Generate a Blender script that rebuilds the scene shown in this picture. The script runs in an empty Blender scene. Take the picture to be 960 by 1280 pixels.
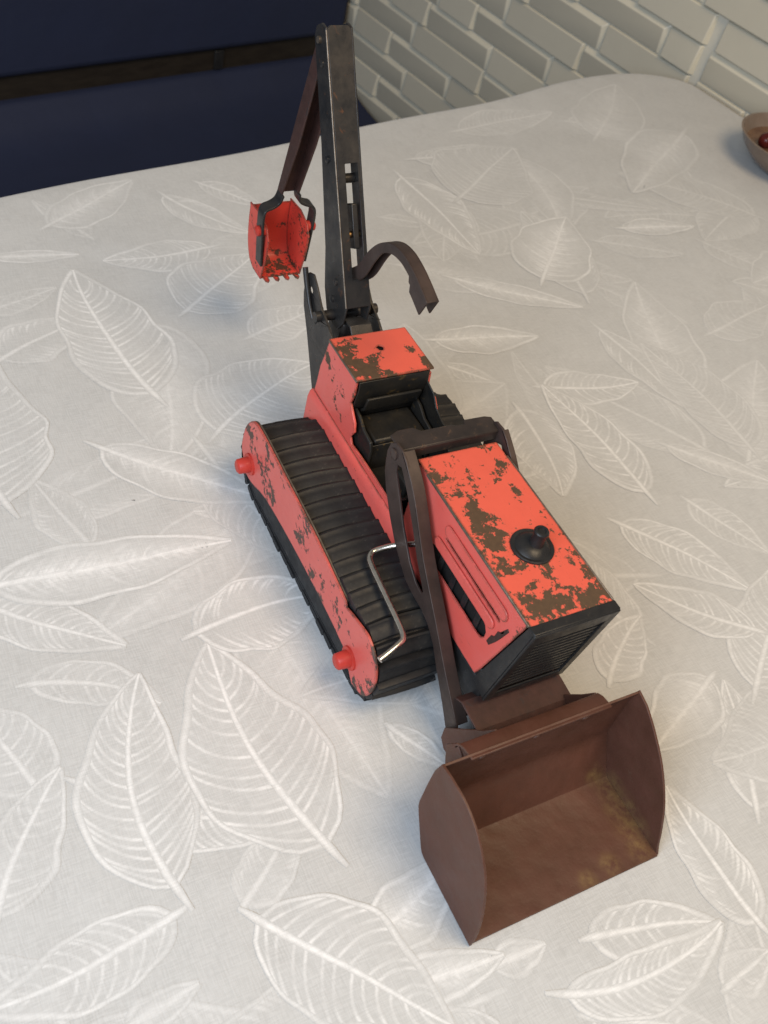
import bpy, bmesh, math, random
from mathutils import Vector, Matrix, Euler

# ------------------------------------------------------------------ camera, world, lights, exposure
K = 0.0125                       # one modelling unit = 12.5 mm
scn = bpy.context.scene
col = scn.collection

cam_d = bpy.data.cameras.new("camera")
cam = bpy.data.objects.new("camera", cam_d)
col.objects.link(cam)
cam.location = (28.066 * K, -24.241 * K, 41.726 * K)
cam.rotation_euler = (0.742737, -0.19942, 1.101439)
cam_d.sensor_fit = 'VERTICAL'
cam_d.sensor_height = 36.0
cam_d.lens = 36.0 * 1299.83 / 1280.0
cam_d.clip_start = 0.02
cam_d.clip_end = 60.0
cam_d.dof.use_dof = True
cam_d.dof.focus_distance = 0.64
cam_d.dof.aperture_fstop = 15.0
scn.camera = cam
scn.render.resolution_x = 768
scn.render.resolution_y = 1024

world = bpy.data.worlds.new("World")
scn.world = world
world.use_nodes = True
bg = world.node_tree.nodes["Background"]
bg.inputs[0].default_value = (0.98, 0.97, 0.95, 1)
bg.inputs[1].default_value = 0.24


def area_light(name, loc, target, size, power, color):
    d = bpy.data.lights.new(name, 'AREA')
    d.shape = 'DISK' if name == "ceiling_lamp_light" else 'RECTANGLE'
    d.size = size[0]
    if d.shape == 'RECTANGLE':
        d.size_y = size[1]
    d.energy = power
    d.color = color
    o = bpy.data.objects.new(name, d)
    col.objects.link(o)
    o.location = Vector(loc)
    o.rotation_euler = (Vector(target) - Vector(loc)).to_track_quat('-Z', 'Y').to_euler()
    return o


area_light("ceiling_lamp_light", (0.50, 0.22, 1.35), (-0.1, 0.12, 0), (0.75, 0.75), 15.8, (1.0, 0.76, 0.48))
area_light("window_light", (0.60, -1.15, 0.85), (0.1, -0.15, 0), (1.1, 0.9), 26.5, (0.72, 0.84, 1.0))

vs = scn.view_settings
vs.view_transform = 'Standard'
vs.look = 'None'
vs.exposure = 0.0
vs.gamma = 1.0
vs.use_curve_mapping = False
scn.render.engine = 'CYCLES'
scn.cycles.max_bounces = 8

# ------------------------------------------------------------------ materials


def new_mat(name):
    m = bpy.data.materials.new(name)
    m.use_nodes = True
    nt = m.node_tree
    b = nt.nodes["Principled BSDF"]
    return m, nt, b


def N(nt, typ, **kw):
    n = nt.nodes.new(typ)
    for k, v in kw.items():
        setattr(n, k, v)
    return n


def math_node(nt, op, a, b=None, c=None):
    n = N(nt, "ShaderNodeMath", operation=op)
    for i, v in enumerate((a, b, c)):
        if v is None:
            continue
        if isinstance(v, (int, float)):
            n.inputs[i].default_value = v
        else:
            nt.links.new(v, n.inputs[i])
    return n.outputs[0]


def unit_coords(nt):
    tc = N(nt, "ShaderNodeTexCoord")
    vm = N(nt, "ShaderNodeVectorMath", operation='SCALE')
    vm.inputs[3].default_value = 1.0 / K
    nt.links.new(tc.outputs["Object"], vm.inputs[0])
    return vm.outputs[0]


def noise(nt, vec, scale, detail=4.0, rough=0.55, dist=0.0):
    n = N(nt, "ShaderNodeTexNoise")
    n.inputs["Scale"].default_value = scale
    n.inputs["Detail"].default_value = detail
    n.inputs["Roughness"].default_value = rough
    n.inputs["Distortion"].default_value = dist
    nt.links.new(vec, n.inputs["Vector"])
    return n.outputs[0]


def stretch(nt, vec, s):
    n = N(nt, "ShaderNodeVectorMath", operation='MULTIPLY')
    nt.links.new(vec, n.inputs[0])
    n.inputs[1].default_value = s
    return n.outputs[0]


def ramp(nt, fac, stops):
    r = N(nt, "ShaderNodeValToRGB")
    el = r.color_ramp.elements
    while len(el) < len(stops):
        el.new(0.5)
    for e, (p, c) in zip(el, stops):
        e.position = p
        e.color = (c[0], c[1], c[2], 1) if not isinstance(c, (int, float)) else (c, c, c, 1)
    nt.links.new(fac, r.inputs[0])
    return r.outputs[0]


def mix_col(nt, fac, a, b, typ='MIX'):
    n = N(nt, "ShaderNodeMix", data_type='RGBA', blend_type=typ)
    for sock, v in ((n.inputs[0], fac), (n.inputs[6], a), (n.inputs[7], b)):
        if isinstance(v, (int, float)):
            sock.default_value = v
        elif isinstance(v, tuple):
            sock.default_value = (v[0], v[1], v[2], 1)
        else:
            nt.links.new(v, sock)
    return n.outputs[2]


def bump(nt, b, height, strength, dist):
    n = N(nt, "ShaderNodeBump")
    n.inputs["Strength"].default_value = strength
    n.inputs["Distance"].default_value = dist
    nt.links.new(height, n.inputs["Height"])
    nt.links.new(n.outputs[0], b.inputs["Normal"])


def painted(name, paint, bare, thr, blobs=(), nscale=1.1, rough=0.27, paint2=None, dark_dust=0.25):
    """old enamel over tin: flakes with ragged outlines show the bare brown metal"""
    m, nt, b = new_mat(name)
    P = unit_coords(nt)
    n1 = math_node(nt, 'ADD', math_node(nt, 'MULTIPLY', noise(nt, P, nscale, 8.0, 0.66, 0.3), 0.58), math_node(nt, 'MULTIPLY', noise(nt, P, nscale * 3.4, 6.0, 0.7, 0.2), 0.42))
    n2 = noise(nt, P, 0.33, 2.0, 0.5)
    v = math_node(nt, 'ADD', n1, math_node(nt, 'MULTIPLY', math_node(nt, 'SUBTRACT', n2, 0.5), 0.45))
    for (bx, by, bz, r, amp) in blobs:
        d = N(nt, "ShaderNodeVectorMath", operation='DISTANCE')
        nt.links.new(P, d.inputs[0])
        d.inputs[1].default_value = (bx, by, bz)
        mr = N(nt, "ShaderNodeMapRange", interpolation_type='SMOOTHSTEP')
        nt.links.new(d.outputs["Value"], mr.inputs[0])
        mr.inputs[1].default_value = 0.0
        mr.inputs[2].default_value = r
        mr.inputs[3].default_value = amp * 0.62
        mr.inputs[4].default_value = 0.0
        v = math_node(nt, 'ADD', v, mr.outputs[0])
    # wear along sharp edges
    bev = N(nt, "ShaderNodeBevel", samples=4)
    bev.inputs[0].default_value = 0.16 * K
    geo = N(nt, "ShaderNodeNewGeometry")
    dt = N(nt, "ShaderNodeVectorMath", operation='DOT_PRODUCT')
    nt.links.new(bev.outputs[0], dt.inputs[0])
    nt.links.new(geo.outputs["Normal"], dt.inputs[1])
    edge = math_node(nt, 'MULTIPLY', math_node(nt, 'SUBTRACT', 1.0, dt.outputs["Value"]), 1.3)
    v = math_node(nt, 'ADD', v, math_node(nt, 'MINIMUM', edge, 0.22))
    chip = ramp(nt, v, [(thr, 0.0), (thr + 0.018, 1.0)])
    tone = noise(nt, P, 0.8, 5.0, 0.7)
    pc = mix_col(nt, tone, paint, paint2 or tuple(c * 0.82 for c in paint))
    scr = noise(nt, stretch(nt, P, (0.6, 5.0, 2.0)), 3.0, 5.0, 0.7)
    pc = mix_col(nt, math_node(nt, 'MULTIPLY', ramp(nt, scr, [(0.60, 0.0), (0.74, 1.0)]), dark_dust), pc, bare)
    bc = mix_col(nt, noise(nt, P, 3.5, 4.0, 0.7), bare, tuple(c * 0.45 for c in bare))
    nt.links.new(mix_col(nt, chip, pc, bc), b.inputs["Base Color"])
    rg = math_node(nt, 'ADD', math_node(nt, 'MULTIPLY', chip, 0.22), rough)
    rg = math_node(nt, 'ADD', rg, math_node(nt, 'MULTIPLY', noise(nt, P, 2.2, 4.0, 0.6), 0.2))
    nt.links.new(rg, b.inputs["Roughness"])
    h = math_node(nt, 'SUBTRACT', math_node(nt, 'MULTIPLY', noise(nt, P, 0.7, 2.0, 0.5), 0.5), math_node(nt, 'MULTIPLY', chip, 0.35))
    bump(nt, b, h, 0.5, 0.05 * K)
    return m


def mottled(name, c1, c2, scale=1.5, rough=(0.35, 0.6), metallic=0.0, spots=None, stretchv=None, bmp=0.2, spot_thr=0.6):
    m, nt, b = new_mat(name)
    P = unit_coords(nt)
    if stretchv:
        P = stretch(nt, P, stretchv)
    n1 = noise(nt, P, scale, 6.0, 0.62)
    f = ramp(nt, n1, [(0.32, 0.0), (0.68, 1.0)])
    c = mix_col(nt, f, c1, c2)
    if spots:
        n2 = noise(nt, P, scale * 1.7, 7.0, 0.68, 0.6)
        c = mix_col(nt, ramp(nt, n2, [(spot_thr, 0.0), (spot_thr + 0.07, 1.0)]), c, spots)
    nt.links.new(c, b.inputs["Base Color"])
    b.inputs["Metallic"].default_value = metallic
    b.inputs["Specular IOR Level"].default_value = 0.28
    rr = N(nt, "ShaderNodeMapRange")
    nt.links.new(noise(nt, P, scale * 2.3, 4.0, 0.6), rr.inputs[0])
    rr.inputs[1].default_value = 0.3
    rr.inputs[2].default_value = 0.7
    rr.inputs[3].default_value = rough[0]
    rr.inputs[4].default_value = rough[1]
    nt.links.new(rr.outputs[0], b.inputs["Roughness"])
    if bmp:
        bump(nt, b, n1, bmp, 0.05 * K)
    return m


RED = (0.68, 0.108, 0.066)
RED2 = (0.66, 0.080, 0.055)
BARE = (0.100, 0.056, 0.028)
M = {}
M['red_top'] = painted("chipped_red_enamel_hood", RED, BARE, 0.574, nscale=1.3, blobs=[
    (4.0, -1.9, 10, 1.5, 0.13), (5.4, -1.4, 10, 1.7, 0.22), (6.7, -1.0, 10, 1.6, 0.24), (7.6, -1.9, 10, 1.2, 0.16), (8.9, -1.8, 10, 1.2, 0.12), (8.0, -1.5, 10, 1.3, 0.10), (7.9, -0.4, 10, 1.2, 0.12),
    (9.4, -0.2, 10, 1.4, 0.13), (10.6, -0.3, 10, 1.6, 0.15), (11.3, 0.9, 10, 1.4, 0.13), (10.9, -1.6, 10, 1.1, 0.12), (5.2, 1.2, 10, 1.2, 0.14), (6.6, 1.7, 10, 1.0, 0.10),
    (3.4, 1.2, 10, 1.2, 0.10), (4.2, 0.2, 10, 1.0, 0.08), (9.3, 1.5, 10, 1.0, 0.12), (7.9, 1.7, 10, 0.8, 0.12), (2.5, -0.6, 10, 0.8, 0.10), (7.0, 0.7, 10, 0.9, 0.06)])
M['red_roof'] = painted("chipped_red_enamel_roof", RED, BARE, 0.583, nscale=1.1, blobs=[
    (-6.2, -1.7, 9.4, 1.0, 0.16), (-5.0, -1.2, 9.4, 1.0, 0.16), (-4.2, -1.2, 9.4, 0.8, 0.12), (-5.5, 1.6, 9.4, 0.9, 0.30), (-4.6, 1.95, 9.4, 0.6, 0.25), (-4.0, 0.9, 9.4, 0.55, 0.2), (-4.0, -0.3, 9.4, 0.5, 0.2), (-4.1, 1.9, 9.4, 0.5, 0.2), (-7.0, 0.6, 9.4, 0.45, 0.2), (-7.0, -0.9, 9.4, 0.5, 0.2), (-4.8, 0.6, 9.4, 0.8, -0.14), (-6.5, 0.3, 9.4, 1.0, -0.12)])
M['red_side'] = painted("scuffed_red_enamel_side", RED2, BARE, 0.63, nscale=1.0, dark_dust=0.30, paint2=(0.66, 0.125, 0.105), blobs=[
    (10.6, -2.1, 8.0, 0.8, 0.10), (9.6, -2.1, 8.4, 0.9, 0.08), (5.0, -2.1, 9.4, 0.9, 0.12), (-7.0, -2.1, 8.4, 1.0, 0.16)])
M['red_frame'] = painted("scuffed_red_enamel_track", (0.62, 0.105, 0.085), (0.10, 0.055, 0.04), 0.572, nscale=0.9, dark_dust=0.45, blobs=[
    (-0.5, -6, 3.4, 1.2, 0.10), (3.5, -6, 3.2, 1.6, 0.10), (1.2, -6, 3.4, 1.2, 0.06), (-4.5, -6, 3.6, 1.0, 0.08)])
M['red_bucket'] = painted("scuffed_red_enamel_backhoe", (0.64, 0.062, 0.04), (0.10, 0.045, 0.025), 0.59, nscale=1.6, dark_dust=0.35, blobs=[
    (-18.4, 0, 5.4, 1.9, 0.17)])
M['red_plastic'] = mottled("red_plastic", (0.50, 0.045, 0.03), (0.40, 0.035, 0.025), 1.2, (0.3, 0.5))
M['black'] = mottled("black_lacquer_tin", (0.012, 0.012, 0.013), (0.022, 0.021, 0.020), 1.3, (0.25, 0.5), 0.0, (0.06, 0.05, 0.035), spot_thr=0.66)
M['interior'] = mottled("worn_black_interior", (0.010, 0.010, 0.010), (0.02, 0.017, 0.013), 1.0, (0.28, 0.5), 0.0, (0.07, 0.045, 0.018), spot_thr=0.60)
M['rubber'] = mottled("black_track_plastic", (0.012, 0.012, 0.013), (0.021, 0.021, 0.021), 1.1, (0.42, 0.62), 0.0, (0.055, 0.050, 0.045), spot_thr=0.61)
M['steel'] = mottled("dark_blued_steel", (0.022, 0.022, 0.023), (0.050, 0.044, 0.039), 0.8, (0.24, 0.45), 0.35, (0.10, 0.05, 0.03), spot_thr=0.62)
M['arm'] = mottled("brown_black_arm_paint", (0.038, 0.026, 0.022), (0.062, 0.041, 0.034), 0.9, (0.35, 0.55), 0.15, (0.10, 0.06, 0.04), spot_thr=0.66)
M['arm_dark'] = mottled("worn_dark_crossbar", (0.026, 0.021, 0.019), (0.046, 0.034, 0.029), 0.9, (0.3, 0.5), 0.15, (0.09, 0.055, 0.035), spot_thr=0.60)
M['brownred'] = mottled("rusty_brown_steel", (0.046, 0.024, 0.020), (0.072, 0.034, 0.028), 1.3, (0.4, 0.6), 0.2, (0.045, 0.03, 0.028), spot_thr=0.58)
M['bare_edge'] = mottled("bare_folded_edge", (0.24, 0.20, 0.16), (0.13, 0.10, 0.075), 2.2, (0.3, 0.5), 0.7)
M['chrome'] = mottled("bright_wire", (0.80, 0.76, 0.68), (0.62, 0.57, 0.50), 2.0, (0.16, 0.3), 1.0, bmp=0.0)
M['brass'] = mottled("dull_brass_rivet", (0.35, 0.22, 0.10), (0.22, 0.14, 0.07), 3.0, (0.3, 0.5), 0.8)
M['hole'] = mottled("dark_hole", (0.006, 0.005, 0.005), (0.01, 0.009, 0.008), 3.0, (0.7, 0.9))


def scoop_mat():
    m, nt, b = new_mat("brown_primer_scoop")
    P = unit_coords(nt)
    n1 = noise(nt, P, 0.8, 6.0, 0.62)
    c = mix_col(nt, ramp(nt, n1, [(0.3, 0.0), (0.7, 1.0)]), (0.072, 0.030, 0.019), (0.094, 0.038, 0.025))
    streak = noise(nt, stretch(nt, P, (1.6, 0.35, 1.6)), 1.3, 6.0, 0.7)
    c = mix_col(nt, math_node(nt, 'MULTIPLY', ramp(nt, streak, [(0.5, 0.0), (0.75, 1.0)]), 0.2), c, (0.085, 0.050, 0.028))
    acc = None
    for (bx, by, bz, r) in [(16.0, 3.4, 0.3, 1.1), (17.0, 3.3, 0.2, 1.2), (18.0, 3.2, 0.1, 1.2), (18.9, 3.0, 0.1, 1.0), (15.3, 2.9, 0.6, 0.8), (19.0, 1.2, 0.1, 0.8), (19.2, -0.2, 0.1, 0.7)]:
        d = N(nt, "ShaderNodeVectorMath", operation='DISTANCE')
        nt.links.new(P, d.inputs[0])
        d.inputs[1].default_value = (bx, by, bz)
        mr = N(nt, "ShaderNodeMapRange", interpolation_type='SMOOTHSTEP')
        nt.links.new(d.outputs["Value"], mr.inputs[0])
        mr.inputs[1].default_value = 0.0
        mr.inputs[2].default_value = r
        mr.inputs[3].default_value = 1.0
        mr.inputs[4].default_value = 0.0
        acc = mr.outputs[0] if acc is None else math_node(nt, 'MAXIMUM', acc, mr.outputs[0])
    dust = math_node(nt, 'MULTIPLY', acc, ramp(nt, noise(nt, P, 1.9, 6.0, 0.7), [(0.36, 0.0), (0.62, 1.0)]))
    c = mix_col(nt, math_node(nt, 'MULTIPLY', dust, 0.85), c, (0.17, 0.105, 0.042))
    bev = N(nt, "ShaderNodeBevel", samples=4)
    bev.inputs[0].default_value = 0.09 * K
    geo = N(nt, "ShaderNodeNewGeometry")
    dt = N(nt, "ShaderNodeVectorMath", operation='DOT_PRODUCT')
    nt.links.new(bev.outputs[0], dt.inputs[0])
    nt.links.new(geo.outputs["Normal"], dt.inputs[1])
    wear = math_node(nt, 'MULTIPLY', math_node(nt, 'SUBTRACT', 1.0, dt.outputs["Value"]), 2.2)
    wear = math_node(nt, 'MULTIPLY', math_node(nt, 'MINIMUM', wear, 1.0), ramp(nt, noise(nt, P, 1.4, 6.0, 0.7), [(0.42, 0.0), (0.62, 0.75)]))
    c = mix_col(nt, wear, c, (0.19, 0.15, 0.125))
    scr = noise(nt, stretch(nt, P, (0.5, 7.0, 0.5)), 1.6, 6.0, 0.75)
    c = mix_col(nt, math_node(nt, 'MULTIPLY', ramp(nt, scr, [(0.64, 0.0), (0.70, 1.0)]), 0.35), c, (0.13, 0.085, 0.06))
    nt.links.new(c, b.inputs["Base Color"])
    b.inputs["Specular IOR Level"].default_value = 0.3
    rg = math_node(nt, 'ADD', math_node(nt, 'MULTIPLY', noise(nt, P, 1.6, 5.0, 0.6), 0.35), 0.30)
    nt.links.new(rg, b.inputs["Roughness"])
    bump(nt, b, math_node(nt, 'ADD', n1, math_node(nt, 'MULTIPLY', noise(nt, P, 0.4, 2.0, 0.5), 2.5)), 0.45, 0.08 * K)
    return m


M['scoop'] = scoop_mat()


def cloth_mat():
    m, nt, b = new_mat("grey_white_woven_cloth")
    P = unit_coords(nt)
    wx = noise(nt, stretch(nt, P, (14.0, 1.2, 1.0)), 1.0, 3.0, 0.6)
    wy = noise(nt, stretch(nt, P, (1.2, 14.0, 1.0)), 1.0, 3.0, 0.6)
    weave = math_node(nt, 'MULTIPLY', math_node(nt, 'ADD', wx, wy), 0.5)
    mott = noise(nt, P, 0.45, 5.0, 0.65)
    c = mix_col(nt, ramp(nt, mott, [(0.3, 0.0), (0.7, 1.0)]), (0.415, 0.417, 0.41), (0.465, 0.467, 0.46))
    c = mix_col(nt, math_node(nt, 'MULTIPLY', ramp(nt, weave, [(0.43, 0.0), (0.58, 1.0)]), 0.65), c, (0.52, 0.522, 0.515))
    at = N(nt, "ShaderNodeAttribute")        # the white leaf print
    at.attribute_name = "ink"
    nz = noise(nt, P, 2.2, 4.0, 0.65)
    k = math_node(nt, 'MULTIPLY', ramp(nt, nz, [(0.25, 0.45), (0.6, 1.0)]), ramp(nt, wx, [(0.3, 0.72), (0.6, 1.0)]))
    f = math_node(nt, 'MULTIPLY', at.outputs["Fac"], k)
    c = mix_col(nt, f, c, (0.75, 0.75, 0.745))
    nt.links.new(c, b.inputs["Base Color"])
    b.inputs["Roughness"].default_value = 0.85
    b.inputs["Sheen Weight"].default_value = 0.15
    h = math_node(nt, 'ADD', math_node(nt, 'MULTIPLY', weave, 0.25), math_node(nt, 'ADD', math_node(nt, 'MULTIPLY', noise(nt, P, 0.16, 3.0, 0.5), 1.6), math_node(nt, 'MULTIPLY', noise(nt, stretch(nt, P, (1.0, 0.45, 1.0)), 0.07, 2.0, 0.45, 0.8), 11.0)))
    bump(nt, b, h, 0.5, 0.12 * K)
    return m


M['cloth'] = cloth_mat()


def tile_mat(name, c):
    m, nt, b = new_mat(name)
    P = unit_coords(nt)
    oi = N(nt, "ShaderNodeObjectInfo")
    n1 = noise(nt, P, 0.35, 4.0, 0.6)
    v = math_node(nt, 'ADD', math_node(nt, 'MULTIPLY', oi.outputs["Random"], 0.5), math_node(nt, 'MULTIPLY', n1, 0.5))
    nt.links.new(mix_col(nt, v, c, tuple(x * 0.86 for x in c)), b.inputs["Base Color"])
    b.inputs["Roughness"].default_value = 0.42
    bump(nt, b, noise(nt, P, 0.5, 2.0, 0.5), 0.15, 0.1 * K)
    return m


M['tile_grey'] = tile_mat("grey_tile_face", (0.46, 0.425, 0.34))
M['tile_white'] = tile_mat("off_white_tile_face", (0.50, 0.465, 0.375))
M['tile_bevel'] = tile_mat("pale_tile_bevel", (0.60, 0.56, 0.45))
M['grout'] = mottled("wall_panel_ground", (0.55, 0.52, 0.44), (0.50, 0.475, 0.40), 0.6, (0.5, 0.7))
M['wood'] = mottled("brown_wood_rail", (0.015, 0.011, 0.008), (0.026, 0.020, 0.014), 0.5, (0.45, 0.65), stretchv=(3, 0.4, 3))
M['tablewood'] = mottled("plain_table_wood", (0.30, 0.20, 0.12), (0.24, 0.15, 0.09), 0.5, (0.45, 0.65))


def navy_mat():
    m, nt, b = new_mat("navy_upholstery")
    P = unit_coords(nt)
    n1 = noise(nt, P, 9.0, 3.0, 0.6)
    n2 = noise(nt, P, 0.12, 3.0, 0.5)
    c = mix_col(nt, n1, (0.006, 0.011, 0.036), (0.013, 0.021, 0.062))
    nt.links.new(mix_col(nt, math_node(nt, 'MULTIPLY', n2, 0.5), c, (0.007, 0.010, 0.024)), b.inputs["Base Color"])
    b.inputs["Roughness"].default_value = 0.75
    bump(nt, b, math_node(nt, 'ADD', math_node(nt, 'MULTIPLY', n1, 0.15), math_node(nt, 'MULTIPLY', n2, 2.0)), 0.5, 0.3 * K)
    return m


M['navy'] = navy_mat()
M['ceramic'] = mottled("glazed_bowl", (0.20, 0.155, 0.125), (0.15, 0.11, 0.085), 0.5, (0.08, 0.15), bmp=0.0)
M['sauce'] = mottled("brown_filling", (0.16, 0.09, 0.05), (0.10, 0.05, 0.03), 0.8, (0.2, 0.4))
M['berry'] = mottled("dark_red_berry", (0.06, 0.008, 0.007), (0.10, 0.015, 0.010), 1.0, (0.15, 0.3))

# ------------------------------------------------------------------ mesh helpers (coordinates in modelling units)


def finish(name, bm, mat, parent=None, bevel=0.0, smooth=True, angle=40.0, recalc=True, segs=2):
    if recalc:
        bmesh.ops.recalc_face_normals(bm, faces=bm.faces[:])
    me = bpy.data.meshes.new(name)
    bm.to_mesh(me)
    bm.free()
    return link_mesh(name, me, mat, parent, bevel, smooth, angle, segs)


def link_mesh(name, me, mat, parent=None, bevel=0.0, smooth=True, angle=40.0, segs=2):
    if me.materials:
        me.materials.clear()
    me.materials.append(mat)
    o = bpy.data.objects.new(name, me)
    col.objects.link(o)
    if parent is not None:
        o.parent = parent
    if smooth:
        me.polygons.foreach_set("use_smooth", [True] * len(me.polygons))
        me.set_sharp_from_angle(angle=math.radians(angle))
    if bevel:
        md = o.modifiers.new("edge", 'BEVEL')
        md.width = bevel * K
        md.segments = segs
        md.limit_method = 'ANGLE'
        md.angle_limit = math.radians(35)
        md.harden_normals = False
    return o


def V(x, y, z):
    return Vector((x * K, y * K, z * K))


def bm_box(bm, x0, x1, y0, y1, z0, z1):
    vs_ = [bm.verts.new(V(x, y, z)) for x in (x0, x1) for y in (y0, y1) for z in (z0, z1)]
    for f in ((0, 1, 3, 2), (4, 6, 7, 5), (0, 4, 5, 1), (2, 3, 7, 6), (0, 2, 6, 4), (1, 5, 7, 3)):
        bm.faces.new([vs_[i] for i in f])


def box(name, x0, x1, y0, y1, z0, z1, mat, parent=None, bevel=0.05):
    bm = bmesh.new()
    bm_box(bm, x0, x1, y0, y1, z0, z1)
    return finish(name, bm, mat, parent, bevel)


def bm_plate(bm, outer, holes, fn, nrm, th):
    """flat sheet of thickness th from a 2-D outline with holes; fn maps (a, b) to 3-D units"""
    nv = Vector(nrm).normalized() * th * K
    loops = [outer] + list(holes)
    low, edges, vl = [], [], []
    for lp in loops:
        vv = [bm.verts.new(V(*fn(a, b))) for a, b in lp]
        vl.append(vv)
        for i in range(len(vv)):
            edges.append(bm.edges.new((vv[i], vv[(i + 1) % len(vv)])))
    r = bmesh.ops.triangle_fill(bm, use_beauty=True, use_dissolve=False, edges=edges)
    faces = [g for g in r["geom"] if isinstance(g, bmesh.types.BMFace)]
    up = {}
    for vv in vl:
        for v in vv:
            up[v] = bm.verts.new(v.co + nv)
    for f in faces:
        bm.faces.new([up[v] for v in reversed(f.verts)])
    for vv in vl:
        for i in range(len(vv)):
            a, b_ = vv[i], vv[(i + 1) % len(vv)]
            bm.faces.new((a, b_, up[b_], up[a]))


def plate(name, outer, holes, fn, nrm, th, mat, parent=None, bevel=0.03):
    bm = bmesh.new()
    bm_plate(bm, outer, holes, fn, nrm, th)
    return finish(name, bm, mat, parent, bevel)


def xz(y):
    return lambda a, b: (a, y, b)


def bm_sheet(bm, path, y0, y1, th, ys=None):
    """bent sheet: an x-z polyline swept along y, given thickness th to its left"""
    n = len(path)
    off = []
    for i in range(n):
        p = Vector(path[i])
        d0 = (p - Vector(path[i - 1])).normalized() if i else None
        d1 = (Vector(path[i + 1]) - p).normalized() if i < n - 1 else None
        d0 = d0 or d1
        d1 = d1 or d0
        t = (d0 + d1).normalized()
        nn = Vector((-t.y, t.x))
        c = max(0.35, nn.dot(Vector((-d0.y, d0.x))))
        q = p + nn * th / c
        off.append((q.x, q.y))
    rings = []
    for (a, b), (c, d) in zip(path, off):
        ya, yb = (y0, y1)
        rings.append([bm.verts.new(V(a, ya, b)), bm.verts.new(V(a, yb, b)), bm.verts.new(V(c, yb, d)), bm.verts.new(V(c, ya, d))])
    for r0, r1 in zip(rings, rings[1:]):
        for i in range(4):
            j = (i + 1) % 4
            bm.faces.new((r0[i], r0[j], r1[j], r1[i]))
    bm.faces.new(rings[0][::-1])
    bm.faces.new(rings[-1])


def sheet(name, path, y0, y1, th, mat, parent=None, bevel=0.03):
    bm = bmesh.new()
    bm_sheet(bm, path, y0, y1, th)
    return finish(name, bm, mat, parent, bevel, angle=28)


def bm_tube(bm, pts, r, seg=12, caps=True):
    P = [V(*p) for p in pts]
    rings = []
    ref = Vector((0, 0, 1))
    for i, p in enumerate(P):
        if i == 0:
            t = P[1] - P[0]
        elif i == len(P) - 1:
            t = P[-1] - P[-2]
        else:
            t = (P[i + 1] - p).normalized() + (p - P[i - 1]).normalized()
        t.normalize()
        if abs(t.dot(ref)) > 0.95:
            ref = Vector((1, 0, 0)) if abs(t.x) < 0.9 else Vector((0, 1, 0))
        a = t.cross(ref).normalized()
        b = t.cross(a).normalized()
        rr = r[i] if isinstance(r, (list, tuple)) else r
        rings.append([bm.verts.new(p + (a * math.cos(2 * math.pi * k / seg) + b * math.sin(2 * math.pi * k / seg)) * rr * K) for k in range(seg)])
    for r0, r1 in zip(rings, rings[1:]):
        for k in range(seg):
            j = (k + 1) % seg
            bm.faces.new((r0[k], r0[j], r1[j], r1[k]))
    if caps:
        bm.faces.new(rings[0][::-1])
        bm.faces.new(rings[-1])


def tube(name, pts, r, mat, parent=None, seg=12, bevel=0.0):
    bm = bmesh.new()
    bm_tube(bm, pts, r, seg)
    return finish(name, bm, mat, parent, bevel, angle=50)


def lathe(name, prof, centre, mat, parent=None, seg=40, tilt=None, bevel=0.0):
    """profile of (radius, height) turned about the vertical through centre"""
    bm = bmesh.new()
    rings = []
    for r, h in prof:
        if r < 1e-5:
            rings.append([bm.verts.new(V(0, 0, h))])
        else:
            rings.append([bm.verts.new(V(r * math.cos(2 * math.pi * k / seg), r * math.sin(2 * math.pi * k / seg), h)) for k in range(seg)])
    for r0, r1 in zip(rings, rings[1:]):
        for k in range(seg):
            j = (k + 1) % seg
            if len(r0) == 1 and len(r1) > 1:
                bm.faces.new((r0[0], r1[k], r1[j]))
            elif len(r1) == 1 and len(r0) > 1:
                bm.faces.new((r0[k], r0[j], r1[0]))
            elif len(r0) > 1:
                bm.faces.new((r0[k], r0[j], r1[j], r1[k]))
    mt = Matrix.Translation(V(*centre))
    if tilt:
        mt = mt @ Euler(tilt).to_matrix().to_4x4()
    bmesh.ops.transform(bm, matrix=mt, verts=bm.verts[:])
    return finish(name, bm, mat, parent, bevel, angle=35)


def empty(name, loc=(0, 0, 0), parent=None):
    o = bpy.data.objects.new(name, None)
    o.empty_display_size = 0.03
    o.location = V(*loc)
    col.objects.link(o)
    if parent is not None:
        o.parent = parent
    return o


def tag(o, label=None, cat=None, group=None, kind=None):
    for k, v in (("label", label), ("category", cat), ("group", group), ("kind", kind)):
        if v:
            o[k] = v
    return o


def smooth_path(pts, n=6):
    """Catmull-Rom through points of any dimension"""
    out = []
    m = len(pts)
    for i in range(m - 1):
        p0, p1, p2, p3 = pts[max(i - 1, 0)], pts[i], pts[i + 1], pts[min(i + 2, m - 1)]
        for k in range(n):
            t = k / n
            out.append(tuple(0.5 * ((2 * b) + (-a + c) * t + (2 * a - 5 * b + 4 * c - d) * t * t + (-a + 3 * b - 3 * c + d) * t ** 3)
                             for a, b, c, d in zip(p0, p1, p2, p3)))
    out.append(tuple(pts[-1]))
    return out

# ------------------------------------------------------------------ the setting: wall with tiles, table, cloth
WY = 0.1973
UX, UY = math.cos(WY), math.sin(WY)
PX, PY = -47.67, 59.74


def W(s, n, z):
    """s runs along the wall, n across it (negative = into the room)"""
    return (PX + s * UX - n * UY, PY + s * UY + n * UX, z)


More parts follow.
